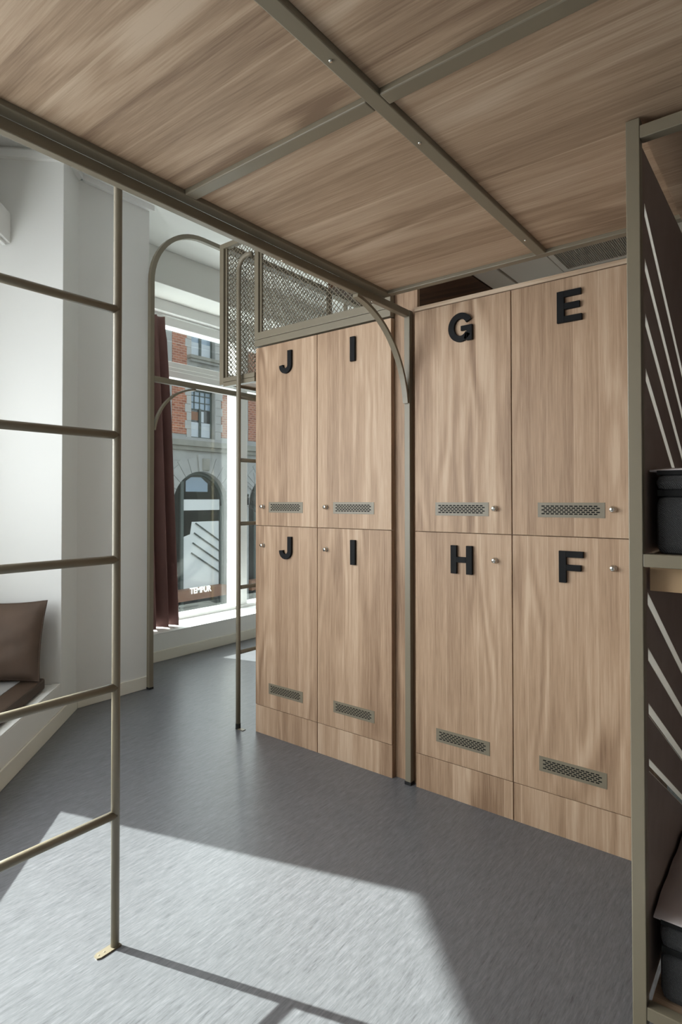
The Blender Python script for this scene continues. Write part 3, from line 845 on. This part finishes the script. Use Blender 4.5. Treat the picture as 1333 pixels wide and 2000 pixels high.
# ceiling sprinkler
sp_ = thing('sprinkler_head', 'small metal sprinkler head on the white ceiling', 'sprinkler', (-3.45, 2.60, CEIL))
mb = MB(); mb.lathe([(0.022, 0.0), (0.022, -0.004), (0.008, -0.006), (0.007, -0.022), (0.014, -0.024), (0.014, -0.027)], (-3.45, 2.60, CEIL), (0, 0, 1), 16); mb.build('head', M['chrome'], sp_, smooth=False)

# ================================================================== BUNK BED ON THE RIGHT
bk = thing('bunk_bed', 'taupe steel bunk bed with slotted grey side board at the right', 'bunk bed', (0.7, 1.95, 0))
BX0, BX1, BY0, BY1 = -0.3255, 1.72, 1.500, 2.46
pw_ = 0.0298
for x in (BX0, BX1 - pw_):
    for y in (BY0, BY1 - pw_):
        MB().box(x, x + pw_, y, y + pw_, 0, 2.189).build('post', Mt, bk, bevel=0.0018)
for z0, z1 in ((0.115, 0.145), (1.145, 1.175), (2.140, 2.170)):
    MB().box(BX0 + pw_, BX1 - pw_, BY0 + 0.001, BY0 + pw_, z0, z1).build('rail', Mt, bk, bevel=0.0018)
    MB().box(BX0 + pw_, BX1 - pw_, BY1 - pw_, BY1 - 0.001, z0, z1).build('rail', Mt, bk, bevel=0.0018)
    MB().box(BX1 - pw_, BX1, BY0 + pw_, BY1 - pw_, z0, z1).build('rail', Mt, bk, bevel=0.0018)
MB().box(BX0 + pw_ + 0.004, BX1 - pw_, BY0 + 0.055, BY0 + 0.075, 1.085, 1.150).build('cleat', M['ply'], bk)
MB().box(BX0 + pw_ + 0.004, BX1 - pw_, BY0 + 0.04, BY1 - pw_ - 0.002, 1.152, 1.170).build('bed_board', M['oak_x'], bk)
MB().box(BX0 + pw_ + 0.004, BX1 - pw_, BY0 + 0.032, BY1 - pw_ - 0.002, 0.120, 0.140).build('bed_board', M['oak_x'], bk)
MB().box(BX0 + pw_, BX1 - pw_, BY0 + pw_, BY1 - pw_, 2.172, 2.186).build('top_board', M['oak_x'], bk)
MB().box(BX0 + pw_, BX1 - pw_, BY1 - 0.022, BY1 - 0.004, 0.146, 1.144).build('back_board', M['board'], bk)
MB().box(BX0 + pw_, BX1 - pw_, BY1 - 0.022, BY1 - 0.004, 1.176, 2.139).build('back_board', M['board'], bk)


def slotted_board(z0, z1, starts, ylen, par):
    """board in the X = const plane with slanted slots cut through, thin white slips along the slot edges"""
    ya, yb = BY0 + 0.034, BY1 - 0.032
    xi, xo = -0.2985, -0.3165
    sl = -0.573; hw_ = 0.031
    ys, ye = BY0 + 0.062, BY0 + 0.062 + ylen
    T = lambda u, v, w: (w, u, v)
    mb = MB()
    mb.prism([(ya, z0), (ys, z0), (ys, z1), (ya, z1)], T, xo, xi); mb.prism([(ye, z0), (yb, z0), (yb, z1), (ye, z1)], T, xo, xi)
    top = z1
    edge = [(ys, z1), (ye, z1)]
    prev = edge
    for s in starts:
        up = [(ys, s), (ye, s + sl * (ye - ys))]; lo_ = [(ys, s - hw_), (ye, s - hw_ + sl * (ye - ys))]
        mb.prism([up[0], up[1], prev[1], prev[0]], T, xo, xi); prev = lo_
    mb.prism([(ys, z0), (ye, z0), prev[1], prev[0]], T, xo, xi)
    b = mb.build('side_board', M['board'], par)
    for s in starts:
        for k, o in ((1, 0.0), (-1, -hw_)):
            q = MB(); q.prism([(ys, s + o), (ye, s + o + sl * (ye - ys)), (ye, s + o - k * 0.0015 + sl * (ye - ys)), (ys, s + o - k * 0.0015)], T, xo - 0.0004, xi + 0.0004)
            q.build('slot_edge', M['edge_white'], b)['label'] = 'white edge of a slanted slot'
    return b


slotted_board(1.172, 2.139, [2.012, 1.879, 1.746, 1.614], 0.60, bk)
slotted_board(0.146, 1.140, [1.080, 0.948, 0.817, 0.686], 0.60, bk)


def mattress(label, z0, zb, zt, loc):
    m_ = thing('mattress', label, 'mattress', loc, 'mattresses on the bunk bed')
    x0, x1, y0, y1 = BX0 + 0.048, BX1 - 0.05, BY0 + 0.045, BY1 - 0.04
    MB().box(x0, x1, y0, y1, z0, zb - 0.008).build('base', M['weave'], m_, bevel=0.02)
    MB().box(x0 + 0.004, x1 - 0.004, y0 + 0.006, y1 - 0.004, zb - 0.010, zb + 0.004).build('seam_band', M['band'], m_)
    MB().box(x0, x1, y0 - 0.002, y1, zb + 0.002, zt - 0.012).build('topper', M['weave'], m_, bevel=0.018)
    MB().box(x0 + 0.003, x1 - 0.003, y0 + 0.003, y1 - 0.003, zt - 0.014, zt - 0.004).build('seam_band', M['band'], m_)
    # sheet with a slightly wavy surface and edge
    mb = MB(); nx, ny = 40, 20; rnd = random.Random(3)
    b0 = 0
    for lay in (0, 1):
        for i in range(nx + 1):
            for j in range(ny + 1):
                u, v = i / nx, j / ny
                x = x0 - 0.012 + (x1 - x0 + 0.02) * u; y = y0 + 0.004 + (y1 - y0 - 0.004) * v
                z = zt + 0.010 * (1 - (1 - v) ** 6) * (1 - (1 - u) ** 14 * 0.6) + 0.004 * math.sin(x * 23 + y * 9) * min(1, v * 6) + 0.003 * math.sin(y * 41 - x * 11)
                mb.v.append((x, y, z if lay == 0 else zt - 0.006))
    S = (nx + 1) * (ny + 1)
    for i in range(nx):
        for j in range(ny):
            a = i * (ny + 1) + j
            mb.f.append((a, a + 1, a + ny + 2, a + ny + 1)); mb.mi.append(0)
            mb.f.append((S + a, S + a + ny + 1, S + a + ny + 2, S + a + 1)); mb.mi.append(0)
    for i in range(nx):
        for j in (0, ny):
            a = i * (ny + 1) + j; b = a + ny + 1; mb.f.append((a, b, S + b, S + a)); mb.mi.append(0)
    for j in range(ny):
        for i in (0, nx):
            a = i * (ny + 1) + j; b = a + 1; mb.f.append((a, b, S + b, S + a)); mb.mi.append(0)
    mb.build('sheet', M['sheet'], m_, smooth=True)
    return m_


mattress('charcoal woven mattress with white sheet on the upper bunk', 1.171, 1.318, 1.372, (0.7, 1.95, 1.171))
mattress('charcoal woven mattress with white sheet on the lower bunk', 0.141, 0.262, 0.330, (0.7, 1.95, 0.141))

# ================================================================== THE STREET OUTSIDE
GZ = -1.95
struct(MB().box(-40, -4.66, -25, 45, GZ - 0.2, GZ).build('street', M['asphalt']), 'grey street outside the window')
bd = thing('brick_building', 'red brick and limestone building across the street with arched shop window', 'building', (-14.3, 12, GZ))
FXo = -14.0
PITCH = 2.9
T = lambda u, v, w: (w, u, v)
BYA, BYB = 7.0, 17.0
centres = [11.17 + PITCH * k for k in (-1, 0, 1)]
AR, AZ = 1.013, 1.131
UTOP = 7.6
# ground floor wall with arched openings
mb = MB(); edges = [BYA] + sum([[c - AR, c + AR] for c in centres], []) + [BYB]
for i in range(0, len(edges), 2): mb.prism([(edges[i], GZ), (edges[i + 1], GZ), (edges[i + 1], 2.75), (edges[i], 2.75)], T, FXo - 0.5, FXo - 0.02)
for c in centres:
    a_ = arc(c, AZ, AR, 180, 0, 24)
    for k in range(24): mb.prism([a_[k], a_[k + 1], (a_[k + 1][0], 2.75), (a_[k][0], 2.75)], T, FXo - 0.5, FXo - 0.02)
mb.build('ground_floor_wall', M['stone'], bd)
mb = MB(); mb.box(FXo - 7, FXo - 1.5, BYA, BYB, GZ, UTOP); mb.box(FXo - 1.5, FXo - 0.41, BYA, BYB, 2.75, 2.85); mb.box(FXo - 1.5, FXo - 0.5, BYA, BYA + 0.3, GZ, 2.75); mb.box(FXo - 1.5, FXo - 0.5, BYB - 0.3, BYB, GZ, 2.75)
mb.box(FXo - 1.5, FXo - 0.41, BYA, BYB, UTOP - 0.2, UTOP)
mb.build('rear_block', M['stone_d'], bd)
# voussoirs and stone courses
for c in centres:
    nv = 13
    for k in range(nv):
        a0 = 180 - 180 * k / nv - 0.5; a1 = 180 - 180 * (k + 1) / nv + 0.5
        p = arc(c, AZ, AR, a0, a1, 3); q = arc(c, AZ, AR + (0.50 if k % 2 == 0 else 0.42), a1, a0, 3)
        MB().prism(p + q, T, FXo - 0.03, FXo + (0.05 if k == nv // 2 else 0.0)).build('voussoir', M['stone'], bd)
    MB().box(FXo, FXo + 0.09, c - 0.02, c + 0.24, 2.17, 2.53).build('keystone', M['stone_d'], bd, bevel=0.03)
for k, c in enumerate([centres[0] + PITCH / 2, centres[1] + PITCH / 2]):
    z = GZ + 0.3
    while z < 1.5:
        MB().box(FXo - 0.03, FXo, c - 0.42, c + 0.42, z + 0.006, z + 0.444).build('stone_block', M['stone'], bd); z += 0.45
for j, z in enumerate((2.09 + 0.02, 2.44)):
    y = BYA + (0.4 if j else 0.0)
    while y < BYB - 0.8:
        ok = all(abs((y + 0.4) - c) > (1.28 if z < 2.3 else 0.75) for c in centres)
        if ok: MB().box(FXo - 0.03, FXo - 0.003, y + 0.006, y + 0.794, z, z + 0.31).build('stone_block', M['stone'], bd)
        y += 0.8
mb = MB(); mb.box(FXo - 0.4, FXo + 0.10, BYA, BYB, 2.74, 2.86); mb.build('string_course', M['stone_d'], bd)
mb = MB(); mb.box(FXo - 0.4, FXo + 0.18, BYA, BYB, 2.86, 3.02); mb.build('string_course', M['stone_d'], bd)
mb = MB(); mb.box(FXo - 0.4, FXo + 0.05, BYA, BYB, 3.02, 3.12); mb.build('string_course', M['stone'], bd)
# upper wall in stone, openings for two storeys of windows
UT = 7.6
wc = [c + 0.055 for c in centres]
storeys = [(3.12, 4.565), (5.50, 6.90)]
ed = [BYA] + sum([[c - 0.445, c + 0.445] for c in wc], []) + [BYB]
mb = MB()
for i in range(0, len(ed), 2): mb.box(FXo - 0.4, FXo - 0.03, ed[i], ed[i + 1], 3.12, UT)
for c in wc:
    mb.box(FXo - 0.4, FXo - 0.03, c - 0.445, c + 0.445, 4.565, 5.50); mb.box(FXo - 0.4, FXo - 0.03, c - 0.445, c + 0.445, 6.90, UT)
mb.build('upper_wall', M['stone'], bd)
mb = MB(); mb.box(FXo - 0.5, FXo + 0.35, BYA, BYB, UT, UT + 0.25); mb.box(FXo - 0.5, FXo + 0.2, BYA, BYB, UT - 0.15, UT); mb.build('cornice', M['stone_d'], bd)
MB().prism([(BYA, UT + 0.25), (BYB, UT + 0.25), (BYB, UT + 0.3), (BYA, UT + 0.3)], T, FXo - 6, FXo + 0.3).build('roof', M['wframe'], bd)
for wi, c in enumerate(wc):
    for z0, z1 in ((3.20, 4.64), (5.20, 6.95)):
        for a, b in ((c - 1.09, c - 0.59), (c + 0.70, c + 1.16)):
            MB().box(FXo - 0.03, FXo - 0.008, a, b, z0, z1).build('brick_panel', M['brick'], bd)
    for s, (z0, z1) in enumerate(storeys):
        # quoined stone surround
        n = 6
        for k in range(n):
            za = z0 + (z1 - z0) * k / n; zb = z0 + (z1 - z0) * (k + 1) / n
            e = 0.06 * (k % 2)
            MB().box(FXo - 0.03, FXo + 0.004, c - 0.60 - e, c - 0.445, za + 0.004, zb - 0.004).build('quoin', M['stone_l'], bd)
            MB().box(FXo - 0.03, FXo + 0.004, c + 0.445, c + 0.66 + e, za + 0.004, zb - 0.004).build('quoin', M['stone_l'], bd)
        MB().box(FXo - 0.03, FXo + 0.006, c - 0.66, c + 0.72, z1, z1 + 0.16).build('lintel', M['stone_l'], bd)
        if s == 1:
            MB().box(FXo - 0.03, FXo + 0.16, c - 0.58, c + 0.62, 5.41, 5.50).build('window_ledge', M['stone_d'], bd)
            MB().box(FXo - 0.03, FXo + 0.08, c - 0.50, c + 0.54, 5.34, 5.41).build('window_ledge', M['stone'], bd)
            mb = MB(); mb.strip(arc(c, 4.86, 0.42, 180, 0, 14), arc(c, 4.86, 0.30, 180, 0, 14), T, FXo - 0.03, FXo + 0.05); mb.build('ornament_arch', M['stone_d'], bd)
            mb = MB(); mb.strip(arc(c, 4.86, 0.30, 180, 0, 14), arc(c, 4.86, 0.02, 180, 0, 14), T, FXo - 0.03, FXo + 0.015); mb.build('ornament_arch', M['umber'], bd)
        # window
        wx = FXo - 0.16
        w = MB(); w.box(wx - 0.05, wx, c - 0.445, c - 0.395, z0, z1); w.box(wx - 0.05, wx, c + 0.395, c + 0.445, z0, z1); w.box(wx - 0.05, wx, c - 0.395, c + 0.395, z1 - 0.05, z1); w.box(wx - 0.05, wx, c - 0.395, c + 0.395, z0, z0 + 0.05)
        w.box(wx - 0.05, wx + 0.012, c - 0.035, c + 0.035, z0 + 0.05, z0 + (z1 - z0) * 0.62)
        win = w.build('window', M['wframe'], bd)
        hh = z1 - z0
        film_t = z0 + 0.05 + hh * 0.30; tr = z0 + hh * 0.60
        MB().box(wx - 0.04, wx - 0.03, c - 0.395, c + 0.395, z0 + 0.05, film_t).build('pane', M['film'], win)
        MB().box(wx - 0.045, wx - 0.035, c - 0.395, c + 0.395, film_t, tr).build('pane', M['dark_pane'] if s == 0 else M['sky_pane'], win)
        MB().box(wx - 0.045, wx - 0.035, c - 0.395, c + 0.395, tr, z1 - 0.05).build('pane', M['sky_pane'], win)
        if s == 0:
            MB().box(wx - 0.034, wx - 0.028, c - 0.39, c - 0.05, film_t + 0.06, tr - 0.07).build('blind', M['umber'], win)
            MB().box(wx - 0.034, wx - 0.028, c + 0.05, c + 0.16, film_t + 0.02, tr - 0.04).build('blind', M['film'], win)
            mb = MB()
            for k in (1, 2, 3): mb.box(wx - 0.036, wx - 0.012, c - 0.395 + 0.79 * k / 4 - 0.012, c - 0.395 + 0.79 * k / 4 + 0.012, tr, z1 - 0.05)
            for k in (0, 1, 2): mb.box(wx - 0.036, wx - 0.012, c - 0.395, c + 0.395, tr + (z1 - 0.05 - tr) * k / 2.6 - 0.012, tr + (z1 - 0.05 - tr) * k / 2.6 + 0.012)
            mb.build('muntin', M['wframe'], win)
# arched shop fronts
for ci, c in enumerate(centres):
    sx_ = FXo - 0.20
    a_ = arc(c, AZ, AR, 0, 180, 24)
    MB().prism([(c + AR, GZ)] + a_ + [(c - AR, GZ)], T, FXo - 1.5, FXo - 1.45).build('shop_back', M['shop'], bd)
    fr = MB(); fr.strip(arc(c, AZ, AR, 0, 180, 24), arc(c, AZ, AR - 0.09, 0, 180, 24), T, sx_ - 0.08, sx_)
    fr.box(sx_ - 0.08, sx_, c - AR, c - AR + 0.06, GZ, AZ); fr.box(sx_ - 0.08, sx_, c + AR - 0.14, c + AR, GZ, AZ)
    fr.box(sx_ - 0.08, sx_ + 0.01, c - 0.60, c - 0.50, GZ, AZ + 0.72)
    sf = fr.build('shop_window', M['wframe'], bd)
    MB().prism([(c + AR - 0.05, GZ)] + arc(c, AZ, AR - 0.05, 0, 180, 24) + [(c - AR + 0.05, GZ)], T, sx_ - 0.05, sx_ - 0.045).build('pane', M['shop_glass'], sf)
    MB().box(sx_ - 0.04, sx_ - 0.03, c - 0.50, c + 0.86, 1.00, 1.32).build('sky_reflection_slab', M['shop_w'], bd)  # slabs on the glass, coloured to stand in for the reflected sky
    MB().prism([(c - 0.40, 1.55), (c + 0.40, 1.55), (c + 0.40, 1.80), (c + 0.15, 1.98), (c - 0.20, 1.98), (c - 0.40, 1.86)], T, sx_ - 0.04, sx_ - 0.03).build('sky_reflection_slab', M['sky_pane'], bd)
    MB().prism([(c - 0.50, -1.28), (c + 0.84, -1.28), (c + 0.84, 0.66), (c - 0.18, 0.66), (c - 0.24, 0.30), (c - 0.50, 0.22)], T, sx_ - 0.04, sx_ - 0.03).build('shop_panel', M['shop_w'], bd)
    MB().box(sx_ + 0.02, sx_ + 0.30, c - AR + 0.02, c + 0.86, -1.58, -1.27).build('shop_planter', M['umber'], bd)
    for k in range(4):
        z_ = 0.62 - 0.29 * k; y_ = c - 0.06 - 0.05 * k
        MB().tube([(sx_ - 0.005, y_, z_), (sx_ - 0.005, c + 0.4, z_ - 0.62 * (c + 0.4 - y_) - 0.0), (sx_ - 0.005, c + 0.83, z_ - 0.62 * (c + 0.83 - y_))], 0.022, 8).build('stair_rail', M['wframe'], bd)

# bare street tree
tr_ = thing('bare_tree', 'bare dark-twigged street tree seen through the right window pane', 'tree', (-9.3, 9.75, GZ))
mb = MB(); rnd = random.Random(11)


def limb(p, d, ln, r, depth):
    pts = [Vector(p)]; dd = Vector(d).normalized()
    for k in range(4):
        dd = (dd + Vector((rnd.uniform(-.18, .18), rnd.uniform(-.18, .18), rnd.uniform(-.08, .14)))).normalized(); pts.append(pts[-1] + dd * ln / 4)
    mb.tube(pts, r, 5)
    if depth:
        for k in range(3 if depth > 1 else 2):
            q = pts[rnd.randint(2, 4)]
            limb(q, dd + Vector((rnd.uniform(-.9, .9), rnd.uniform(-.9, .9), rnd.uniform(-.1, .6))), ln * 0.62, r * 0.55, depth - 1)


mb.tube([(-9.3, 9.75, GZ), (-9.3, 9.77, GZ + 1.0), (-9.28, 9.75, GZ + 1.9)], 0.06, 8)
mb.build('trunk', M['bark'], tr_)
mb = MB()
for k in range(5):
    a = k * 1.256 + 0.4
    limb((-9.28, 9.75, GZ + 1.85), (math.cos(a) * 0.45, math.sin(a) * 0.45, 0.9), 1.25, 0.018, 3)
mb.build('branches', M['bark'], tr_)['kind'] = 'stuff'
